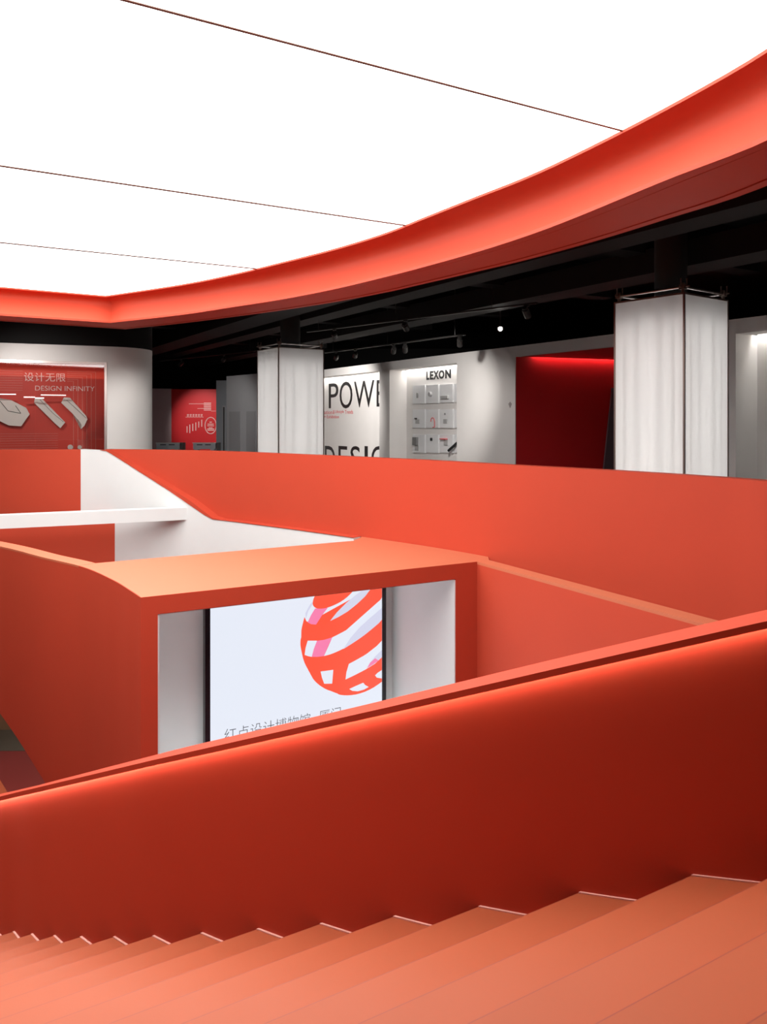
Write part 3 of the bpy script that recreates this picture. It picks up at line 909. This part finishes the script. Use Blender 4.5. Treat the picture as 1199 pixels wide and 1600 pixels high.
# place the arc so that its silhouette falls at column 238
for _ in range(60):
    th = math.atan2(cc[0], cc[1])
    best = max(proj(cc[0] + rr * math.cos(w), cc[1] + rr * math.sin(w), 0)[0] for w in [i * 0.02 - 1.5 for i in range(160)])
    tv_arc += (238 - best) * 0.008
    pa = LV.at(tv_arc)
    cc = (pa[0] + LV.n[0] * rr, pa[1] + LV.n[1] * rr)
w0 = math.atan2(-LV.n[1], -LV.n[0])
arc = [(cc[0] + rr * math.cos(w0 + math.pi / 2 * i / 14), cc[1] + rr * math.sin(w0 + math.pi / 2 * i / 14)) for i in range(15)]
tail = (arc[-1][0] + LV.n[0] * 6, arc[-1][1] + LV.n[1] * 6)
tj = LV.t(167)
zj = LV.z(165, 566.3)
vol = empty('wall_left', *LV.at(tj), FL, 'white curved-corner wall volume around the glazed display window', None, None, 'structure')
path = [LV.at(tj)] + arc + [tail]
link('wall_panel', sweep(path, lambda i: [(0.0, FL), (0.0, z_v), (0.12, z_v), (0.12, FL)]), M_wallwhite, vol, True)
fbox('wall_lintel', LV.fr, -7, tj, 0, 0.12, zj, z_v, M_wallwhite, vol)
path2 = [LV.at(-7)] + path
link('black_bulkhead', sweep(path2, lambda i: [(0.0, z_v), (0.0, 3.0), (0.12, 3.0), (0.12, z_v)]), M_black, vol, True)
# display window
dw = empty('display_window', *LV.at(tj - 1.5), FL, 'glazed display window with pale geometric shapes and lettering on red', 'showcase')
fw = 0.05
fbox('frame', LV.fr, -7, tj, -0.012, 0.1, zj - fw, zj, M_chrome, dw)
fbox('frame', LV.fr, tj - fw, tj, -0.012, 0.1, FL, zj - fw, M_chrome, dw)
tmull = LV.t(55)
fbox('pane', LV.fr, tmull + 0.004, tj - fw, 0.03, 0.042, FL + 0.2, zj - fw, M_glass, dw)
fbox('pane', LV.fr, -3.5, tmull - 0.004, 0.03, 0.042, FL + 0.2, zj - fw, M_glass, dw)
SD = 0.9
fbox('back_panel', LV.fr, -7, tj + 0.3, SD, SD + 0.05, FL, zj + 0.1, M_showred, dw)
fbox('side_panel', LV.fr, tj + 0.02, tj + 0.07, 0.125, SD, FL, zj + 0.1, M_showred, dw)
fbox('top_panel', LV.fr, -7, tj + 0.02, 0.125, SD, zj + 0.05, zj + 0.1, M_showred, dw)
fbox('light_strip', LV.fr, -6.5, tj - 0.1, 0.5, 0.53, zj + 0.02, zj + 0.045, mat('window_led', (0.9, 0.9, 0.9), emit=(1.0, 0.9, 0.85), estr=3.5, var=0), dw)
def lvp(c, m, o=(0, 560), k=7.053):
    px, py = o[0] + c[0] / k, o[1] + c[1] / k
    return LV.t(px, m), LV.z(px, py, m)
ms = SD - 0.001
def lv_text(s, c0_, c1_, bold=0.0):
    (ta, za_), (tb, zb_) = lvp(c0_, ms), lvp(c1_, ms)
    return text_on('letter' if s.isascii() else 'character', s, LV, ta, tb, zb_, za_, ms, M_paleink, dw, bold, 0.004, 0 if s.isascii() else 4)
lv_text('设计无限', (265, 155), (722, 258), 0.0)
lv_text('DESIGN INFINITY', (388, 300), (1043, 362), -0.004)
def relief(pts, name='relief_shape', material=M_pale, m=None, th=0.12):
    m = (ms - 0.002) if m is None else m
    return poly_on(name, LV, [lvp(c, m) for c in pts], m, material, dw, th)
relief([(-160, 520), (0, 440), (120, 458), (240, 520), (290, 545), (328, 615), (235, 748), (100, 738), (0, 690), (-160, 600)])
relief([(385, 440), (460, 440), (718, 705), (665, 768), (600, 710), (378, 490)])
relief([(675, 490), (705, 430), (770, 435), (945, 630), (962, 670), (930, 740), (890, 780), (900, 740), (880, 700), (800, 610)])
def wire(pts, r=0.006, material=M_ink, name='shape_outline', m=None):
    m = (ms - 0.128) if m is None else m
    bm = bmesh.new()
    q_ = [LV.p3(*lvp(c, m), m) for c in pts]
    for a, b in zip(q_[:-1], q_[1:]):
        add_cyl(bm, a, b, r, 5)
    return link(name, bm, material, dw)
wire([(0, 470), (90, 580), (230, 605), (170, 520)])
wire([(440, 455), (580, 600), (700, 700)], 0.004)
wire([(735, 460), (890, 600), (950, 660)], 0.004)
for x0_, x1_, y_ in ((450, 727, 405), (262, 385, 427), (390, 485, 437), (-50, 175, 395)):
    (ta, z1_), (tb, z0_) = lvp((x0_, y_ - 6), 0.5), lvp((x1_, y_ + 6), 0.5)
    fbox('line_light', LV.fr, ta, tb, 0.48, 0.52, z0_, z1_, mat('window_line_light', (0.9, 0.9, 0.9), emit=(1, 0.93, 0.88), estr=1.6, var=0), dw)
for cx_, r_ in ((775, 28), (878, 22)):
    c = lvp((cx_, 978), ms)
    rm = r_ / 7.053 / FPX * LV.at(c[0], ms)[1]
    bm = add_cyl(bmesh.new(), LV.p3(c[0], c[1], ms), LV.p3(c[0], c[1], ms - 0.03), rm, 18)
    link('round_badge', bm, M_pale, dw)
# thin nested print lines on the red panel
for i in range(6):
    x_ = 1055 - i * 49
    y_ = 150 + i * 20
    bm = bmesh.new()
    (ta, za_) = lvp((x_, y_), ms); (tb, zb_) = lvp((x_, 1100), ms); (tc_, _z) = lvp((740, y_), ms)
    frame_box(bm, *LV.fr, ta - 0.006, ta + 0.006, ms - 0.003, ms, zb_, za_)
    frame_box(bm, *LV.fr, tc_, ta - 0.006, ms - 0.003, ms, za_ - 0.010, za_)
    link('print_line', bm, M_line, dw)
for i in range(9):
    (ta, za_) = lvp((-60, 130 + i * 27), ms); (tb, _z) = lvp((250, 130), ms)
    fbox('print_line', LV.fr, ta, tb, ms - 0.002, ms, za_ - 0.008, za_, M_line, dw)
for i in range(7):
    (ta, za_) = lvp((-60, 830 + i * 27), ms); (tb, _z) = lvp((640, 130), ms)
    fbox('print_line', LV.fr, ta, tb, ms - 0.002, ms, za_ - 0.008, za_, M_line, dw)

# ------------------------------------------------------------------ far hall between the volume and the columns
RW = Plane(((268 - CX) / FPX * 27.0, 27.0), (1, 0.08))
rw_t1 = RW.t(352)
rwz = RW.z(300, 608)
rwl = fbox('wall_timeline', RW.fr, 0, rw_t1 + 2, 0, 0.15, FL, rwz, M_crimson)
tag(rwl, 'crimson far wall printed with a white timeline', None, None, 'structure')
MW = Plane(((268 - CX) / FPX * 27.0, 27.0), (-1.0, -1.6))
mw = prism('wall_mauve', [RW.at(0), RW.at(0, 0.15), (RW.at(0)[0] - 1.6, RW.at(0)[1] - 0.65), (RW.at(0)[0] - 1.6, RW.at(0)[1] - 0.8)], FL, rwz + 0.01, M_mauve)
tag(mw, 'dim mauve far wall beside the crimson timeline wall', None, None, 'structure')
tl = empty('timeline_graphic', *RW.at(1.0), FL + 0.8, 'white printed timeline with ring emblem on the crimson far wall', 'graphic')
M_tl = mat('timeline_print', (0.80, 0.50, 0.48), rough=0.5)
def rp(c, m=0.0, o=(250, 600), k=7.494):
    px, py = o[0] + c[0] / k, o[1] + c[1] / k
    return RW.t(px, m), RW.z(px, py, m)
def rbar(name, c0_, c1_):
    (ta, za_), (tb, zb_) = rp(c0_), rp(c1_)
    return fbox(name, RW.fr, min(ta, tb), max(ta, tb), -0.006, -0.0005, min(za_, zb_), max(za_, zb_), M_tl, tl)
for i, (x, y0_, y1_) in enumerate(((318, 495, 570), (350, 475, 575), (385, 465, 550), (420, 450, 545), (455, 440, 510), (490, 418, 500))):
    rbar('timeline_bar', (x - 5, y0_), (x + 5, y1_))
for i in range(6):
    rbar('timeline_caption', (318 + i * 32, 354), (340 + i * 32, 362))
    rbar('timeline_caption', (318 + i * 32, 370), (338 + i * 32, 378))
for i in range(5):
    rbar('timeline_text_row', (515, 220 + i * 20), (600, 229 + i * 20))
rbar('timeline_rule', (340, 230), (515, 234)); rbar('timeline_rule', (300, 386), (510, 390)); rbar('timeline_rule', (600, 315), (660, 319)); rbar('timeline_rule', (440, 285), (520, 289))
bm = bmesh.new()
a0, z00 = rp((595, 487))
rad = 66 / 7.494 / FPX * 27; rh = 96 / 7.494 / FPX * 27
pr = [RW.p3(a0 + rad * math.cos(w), z00 + rh * math.sin(w), -0.004) for w in [2 * math.pi * i / 28 for i in range(29)]]
for a, b in zip(pr[:-1], pr[1:]):
    add_cyl(bm, a, b, 0.016, 5)
link('ring_emblem', bm, M_tl, tl)
for y_, w_ in ((447, 14), (470, 36), (490, 38), (513, 22), (527, 42), (543, 40)):
    rbar('emblem_text', (595 - w_, y_ - 5), (595 + w_, y_ + 4))

GP = Plane(((354 - CX) / FPX * 22.0, 22.0), (0.64, -0.77))
gz = GP.z(354, 588)
gp = empty('wall_partition', *GP.at(0), FL, 'unlit grey partition with two door leaves left of the smaller light column', None, None, 'structure')
fbox('partition_panel', GP.fr, 0, GP.t(440), 0, 0.2, FL, gz, M_grey, gp)
for pa_, pb_ in ((359, 376), (386, 400)):
    ta, tb = GP.t(pa_), GP.t(pb_)
    fbox('door_leaf', GP.fr, ta, tb, -0.02, 0.0, FL, GP.z(370, 643), mat('grey_door_paint', (0.40, 0.405, 0.42), rough=0.5), gp)
GL = Plane(((338 - CX) / FPX * 24.0, 24.0), (1, 0.0))
gl = empty('wall_alcove', *GL.at(0), FL, 'blue-grey wall strip with a narrow door beside the grey partition', None, None, 'structure')
M_bluegrey = mat('blue_grey_paint', (0.36, 0.40, 0.44), rough=0.6)
fbox('alcove_panel', GL.fr, 0, GL.t(362), 0, 0.2, FL, GL.z(345, 594.5), M_bluegrey, gl)
fbox('door_frame', GL.fr, GL.t(348), GL.t(352.5), -0.03, 0, FL, GL.z(350, 634), M_grey, gl)
fbox('door_leaf', GL.fr, GL.t(349), GL.t(351.5), -0.04, -0.03, FL, GL.z(350, 636), mat('dark_door', (0.06, 0.06, 0.065)), gl)

def gate(x0_, x1_, lab):
    d = 19.6
    pl = Plane(((x0_ - CX) / FPX * d, d), (1, 0.02))
    w = pl.t(x1_)
    z = pl.z(x0_, 692)
    g = empty('turnstile_gate', *pl.at(w / 2, 0.2), FL, lab, 'turnstile', 'turnstile gates')
    fbox('housing', pl.fr, 0.04, w - 0.1, 0.0, 0.3, z - 0.16, z - 0.01, M_steel, g)
    fbox('lid', pl.fr, 0.02, w - 0.08, -0.01, 0.31, z - 0.01, z + 0.005, M_chrome, g)
    fbox('foot', pl.fr, 0.06, 0.16, 0.02, 0.28, FL, z - 0.16, M_steel, g)
    fbox('foot', pl.fr, w - 0.24, w - 0.14, 0.02, 0.28, FL, z - 0.16, M_steel, g)
    fbox('post', pl.fr, w - 0.07, w - 0.02, 0.0, 0.3, FL, z, M_darkmetal, g)
    for q in (0.12, 0.42):
        fbox('reader_slot', pl.fr, 0.05 + q * w, 0.05 + (q + 0.2) * w, -0.012, 0.0, z - 0.06, z - 0.035, M_ink, g)
gate(242, 287, 'steel turnstile gate nearest the white curved wall, before the mauve wall')
gate(299.5, 343, 'steel turnstile gate in front of the crimson timeline wall')

# ------------------------------------------------------------------ light columns
def light_column(nx, ny, H, w, th, lab):
    ex = (math.cos(th), math.sin(th)); ey = (-math.sin(th), math.cos(th))
    fr = ((nx, ny), ex, ey)
    P = lambda x, y, z: (nx + ex[0] * x + ey[0] * y, ny + ex[1] * x + ey[1] * y, z)
    c = P(w / 2, w / 2, FL)
    g = empty('lightbox_column', c[0], c[1], FL, lab, 'column', 'milky light columns')
    e = 0.022
    zb, zt = FL, H
    # fluted polycarbonate panels: fine real ribs
    def panel(x0, x1, y, inward, axis):
        n = 48
        bm = bmesh.new()
        rows = []
        for i in range(n + 1):
            a = x0 + (x1 - x0) * i / n
            dd = 0.0003 if i % 2 else 0.0
            q = (a, y + inward * dd) if axis == 'x' else (y + inward * dd, a)
            rows.append((bm.verts.new(P(q[0], q[1], zb)), bm.verts.new(P(q[0], q[1], zt - 0.02))))
        for (a, b), (c_, d_) in zip(rows[:-1], rows[1:]):
            bm.faces.new((a, c_, d_, b))
        return link('panel', bm, M_poly, g, False)
    panel(e, w - e, 0.008, 1, 'x'); panel(e, w - e, w - 0.008, -1, 'x')
    panel(e, w - e, 0.008, 1, 'y'); panel(e, w - e, w - 0.008, -1, 'y')
    for x, y in ((0, 0), (w - e, 0), (0, w - e), (w - e, w - e)):
        fbox('corner_post', fr, x, x + e, y, y + e, zb, zt + 0.002, M_bronze, g)
    for x0, x1, y0, y1 in ((e, w - e, 0, 0.02), (e, w - e, w - 0.02, w), (0, 0.02, e, w - e), (w - 0.02, w, e, w - e)):
        fbox('top_rail', fr, x0, x1, y0, y1, zt - 0.022, zt, M_bronze, g)
    # concrete core and fluorescent tubes inside
    core = link('core', add_cyl(bmesh.new(), P(w / 2, w / 2, zb), P(w / 2, w / 2, 2.98), w * 0.20, 24), mat('column_core', (0.02, 0.019, 0.018), rough=0.8), g, True)
    for x, y in ((0.16, 0.16), (0.84, 0.16), (0.16, 0.84), (0.84, 0.84), (0.5, 0.17), (0.5, 0.83), (0.17, 0.5), (0.83, 0.5)):
        link('tube', add_cyl(bmesh.new(), P(w * x, w * y, zb + 0.2), P(w * x, w * y, zt - 0.25), 0.02, 8), M_tube, g)
    # rod frame with clamps on top
    hr = zt + 0.075
    i_ = 0.05
    cs = [(i_, i_), (w - i_, i_), (w - i_, w - i_), (i_, w - i_)]
    for (x, y), (x2, y2) in zip(cs, cs[1:] + cs[:1]):
        link('top_rod', add_cyl(bmesh.new(), P(x, y, hr), P(x2, y2, hr), 0.017, 10), M_chrome, g, True)
    for x, y in cs:
        link('clamp_post', add_cyl(bmesh.new(), P(x, y, zt - 0.03), P(x, y, hr + 0.05), 0.022, 10), M_bronze, g, True)
        bm = bmesh.new()
        frame_box(bm, *fr, x - 0.036, x + 0.036, y - 0.036, y + 0.036, hr - 0.03, hr + 0.03)
        add_cyl(bm, P(x - 0.05, y, hr + 0.02), P(x - 0.05, y, hr + 0.10), 0.009, 6)
        add_cyl(bm, P(x, y - 0.05, hr + 0.02), P(x, y - 0.05, hr + 0.10), 0.009, 6)
        add_cyl(bm, P(x - 0.085, y, hr), P(x, y, hr), 0.011, 6)
        add_cyl(bm, P(x, y - 0.085, hr), P(x, y, hr), 0.011, 6)
        link('clamp', bm, M_bronze, g)
    return g
nc = onz(1070, 456.3, 1.55)
light_column(nc[0], nc[1], 1.55, 1.03, math.radians(37), 'large milky white light column with rod frame in front of the crimson passage')
nc = onz(435, 541.3, 1.55)
light_column(nc[0], nc[1], 1.55, 1.12, math.radians(33), 'smaller farther milky light column left of the black niche lettering')

# ------------------------------------------------------------------ ducts, beams, tracks and spots under the black ceiling
random.seed(4)
XU = (XW.r[0] * -1, XW.r[1] * -1)
for i, (off, zb, wd, s0_, s1_) in enumerate(((2.1, 2.05, 0.6, -4, 16), (3.7, 2.2, 0.5, -4, 17), (5.2, 2.05, 0.7, -3, 17))):
    o0 = XW.at(0, -off)
    b = fbox('ceiling_duct', (o0, XU, XW.n), s0_ - 8, s1_, -wd / 2, wd / 2, zb, zb + 0.35, M_duct)
    tag(b, ['dark duct nearest the exhibition wall under the black ceiling', 'dark duct second from the exhibition wall under the black ceiling', 'wide dark duct farthest from the exhibition wall, next to the cove'][i], 'duct', 'dark ducts under the black ceiling')
for i in range(7):
    o0 = XW.at(6.0 - i * 3.1, 0)
    b = fbox('ceiling_beam', (o0, XW.n, XU), -7.0, 0.3, -0.18, 0.18, 2.35, 2.99, M_black)
    tag(b, 'black cross beam number %d from the near end of the gallery ceiling' % (i + 1), 'beam', 'black cross beams')

def track(p0, p1, z, lab, spots, aim=None):
    r = empty('lighting_track', p0[0], p0[1], z, lab, 'track', 'black lighting tracks')
    d = Vector((p1[0] - p0[0], p1[1] - p0[1], 0)); L = d.length; d.normalize()
    n = Vector((-d.y, d.x, 0))
    bm = bmesh.new()
    frame_box(bm, p0, (d.x, d.y), (n.x, n.y), 0, L, -0.02, 0.02, z, z + 0.03)
    link('rail', bm, M_chrome if False else M_darkmetal, r)
    k = 0.4
    while k < L:
        link('hanger', add_cyl(bmesh.new(), (p0[0] + d.x * k, p0[1] + d.y * k, z + 0.03), (p0[0] + d.x * k, p0[1] + d.y * k, 2.99), 0.006, 6), M_darkmetal, r)
        k += 2.4
    for f, lb_, tgt in spots:
        c = Vector((p0[0] + d.x * L * f, p0[1] + d.y * L * f, z))
        s = empty('spotlight', c.x, c.y, z - 0.2, lb_, 'spotlight', 'track spotlights')
        link('adapter', frame_box(bmesh.new(), (c.x, c.y), (d.x, d.y), (n.x, n.y), -0.05, 0.05, -0.018, 0.018, z - 0.03, z), M_darkmetal, s)
        link('stem', add_cyl(bmesh.new(), (c.x, c.y, z - 0.03), (c.x, c.y, z - 0.12), 0.01, 6), M_darkmetal, s)
        hc = Vector((c.x, c.y, z - 0.14))
        dv = (Vector(tgt) - hc).normalized()
        link('head', add_cyl(bmesh.new(), hc - dv * 0.09, hc + dv * 0.09, 0.06, 14), M_darkmetal, s, True)
        link('heat_sink', add_cyl(bmesh.new(), hc - dv * 0.13, hc - dv * 0.095, 0.045, 10), M_darkmetal, s)
    return r
wallpt = lambda px, z, m=0.0: XW.p3(XW.t(px, m), z, m)
a, b = onz(480, 519.5, 1.95), onz(840, 474.5, 1.95)
track(a, b, 1.95, 'black lighting track nearest the cove with three spotlights', [
    ((546 - 480) / 430.0, 'spotlight above the black POW letters, left one on the near track', wallpt(560, -0.3)),
    (0.50, 'spotlight above the LEXON sign on the near track', wallpt(700, 0)),
    (0.965, 'spotlight just left of the large light column on the near track', wallpt(900, -0.3))])
a, b = onz(508, 552, 1.75), onz(727, 524, 1.75)
track(a, b, 1.75, 'lower black lighting track close to the niche wall', [
    (0.10, 'spotlight at the far end of the lower track', wallpt(500, -0.4)),
    (0.26, 'spotlight second from the far end of the lower track', wallpt(540, -0.4)),
    (0.55, 'first of the paired spotlights mid lower track', wallpt(600, -0.4)),
    (0.63, 'second of the paired spotlights mid lower track', wallpt(640, -0.4)),
    (0.97, 'spotlight at the near end of the lower track', wallpt(720, -0.4))])
a, b = onz(250, 565, 1.9), onz(400, 549, 1.9)
track(a, b, 1.9, 'distant black lighting track between white wall and smaller column', [
    (0.25, 'spotlight left on the distant track', (-9, 27, 0)), (0.7, 'spotlight right on the distant track', (-7, 27, 0))])

# the lit spot that faces the camera
z_s = 1.75
c = onz(782, 514, z_s)
s = empty('lit_spotlight', c[0], c[1], z_s - 0.1, 'bright lit spotlight facing the stair above the white wall', 'spotlight', 'track spotlights')
tgt = Vector((0, 0, 0)) - Vector((c[0], c[1], z_s)); tgt.normalize()
cv = Vector((c[0], c[1], z_s))
link('head', add_cyl(bmesh.new(), cv - tgt * 0.2, cv, 0.07, 16), M_darkmetal, s, True)
link('lens', add_cyl(bmesh.new(), cv, cv + tgt * 0.004, 0.04, 16), mat('spot_lens', (0.9, 0.9, 0.9), emit=(1, 0.97, 0.92), estr=40.0, var=0), s)
link('stem', add_cyl(bmesh.new(), (c[0], c[1], z_s + 0.05) , (c[0], c[1], 2.99), 0.012, 6), M_darkmetal, s)

# gallery spot lamps; most are added washes with no fixture
def spot(p, t, power, size=50, blend=0.8, color=(1, 0.96, 0.92)):
    l = bpy.data.lights.new('spot_fill', 'SPOT')
    l.energy = power; l.spot_size = math.radians(size); l.spot_blend = blend; l.color = color; l.shadow_soft_size = 0.06
    o = bpy.data.objects.new('spot_fill', l)
    d = Vector(t) - Vector(p)
    p = Vector(p) + d.normalized() * 0.3
    o.location = (p[0], p[1], p[2] + EYE)
    o.rotation_euler = d.to_track_quat('-Z', 'Y').to_euler()
    col.objects.link(o)
q = lambda px, py, z: (*onz(px, py, z), z)
spot((-2.6, 20.2, 1.75), wallpt(548, -0.3, 0.5), 850, 85)  # added unseen behind the smaller column to brighten the first niche
spot(q(672, 500, 1.82), wallpt(680, -0.2, 0.5), 700, 55)
spot((0.6, 15.6, 1.8), wallpt(758, -0.35), 120, 75, 1.0)
spot((-6.2, 23.5, 1.8), (-6.3, 27, -0.1), 420, 42)
spot((6.6, 9.0, 1.8), wallpt(1180, -0.2, 0.5), 40, 60)
spot((-7.0, 13.9, 1.5), (*LV.at(tj - 1.2, 0.6), -0.1), 130, 110)  # added wash on the display window, no fixture
spot((-4.6, 18.0, 1.8), (-4.6, 22, -0.4), 115, 60)  # added to lift the grey partition, no fixture
spot((-4.2, 14.6, 1.5), (*LV.at(tj + 0.6), -0.5), 150, 75)  # added wash on the white left wall, no fixture
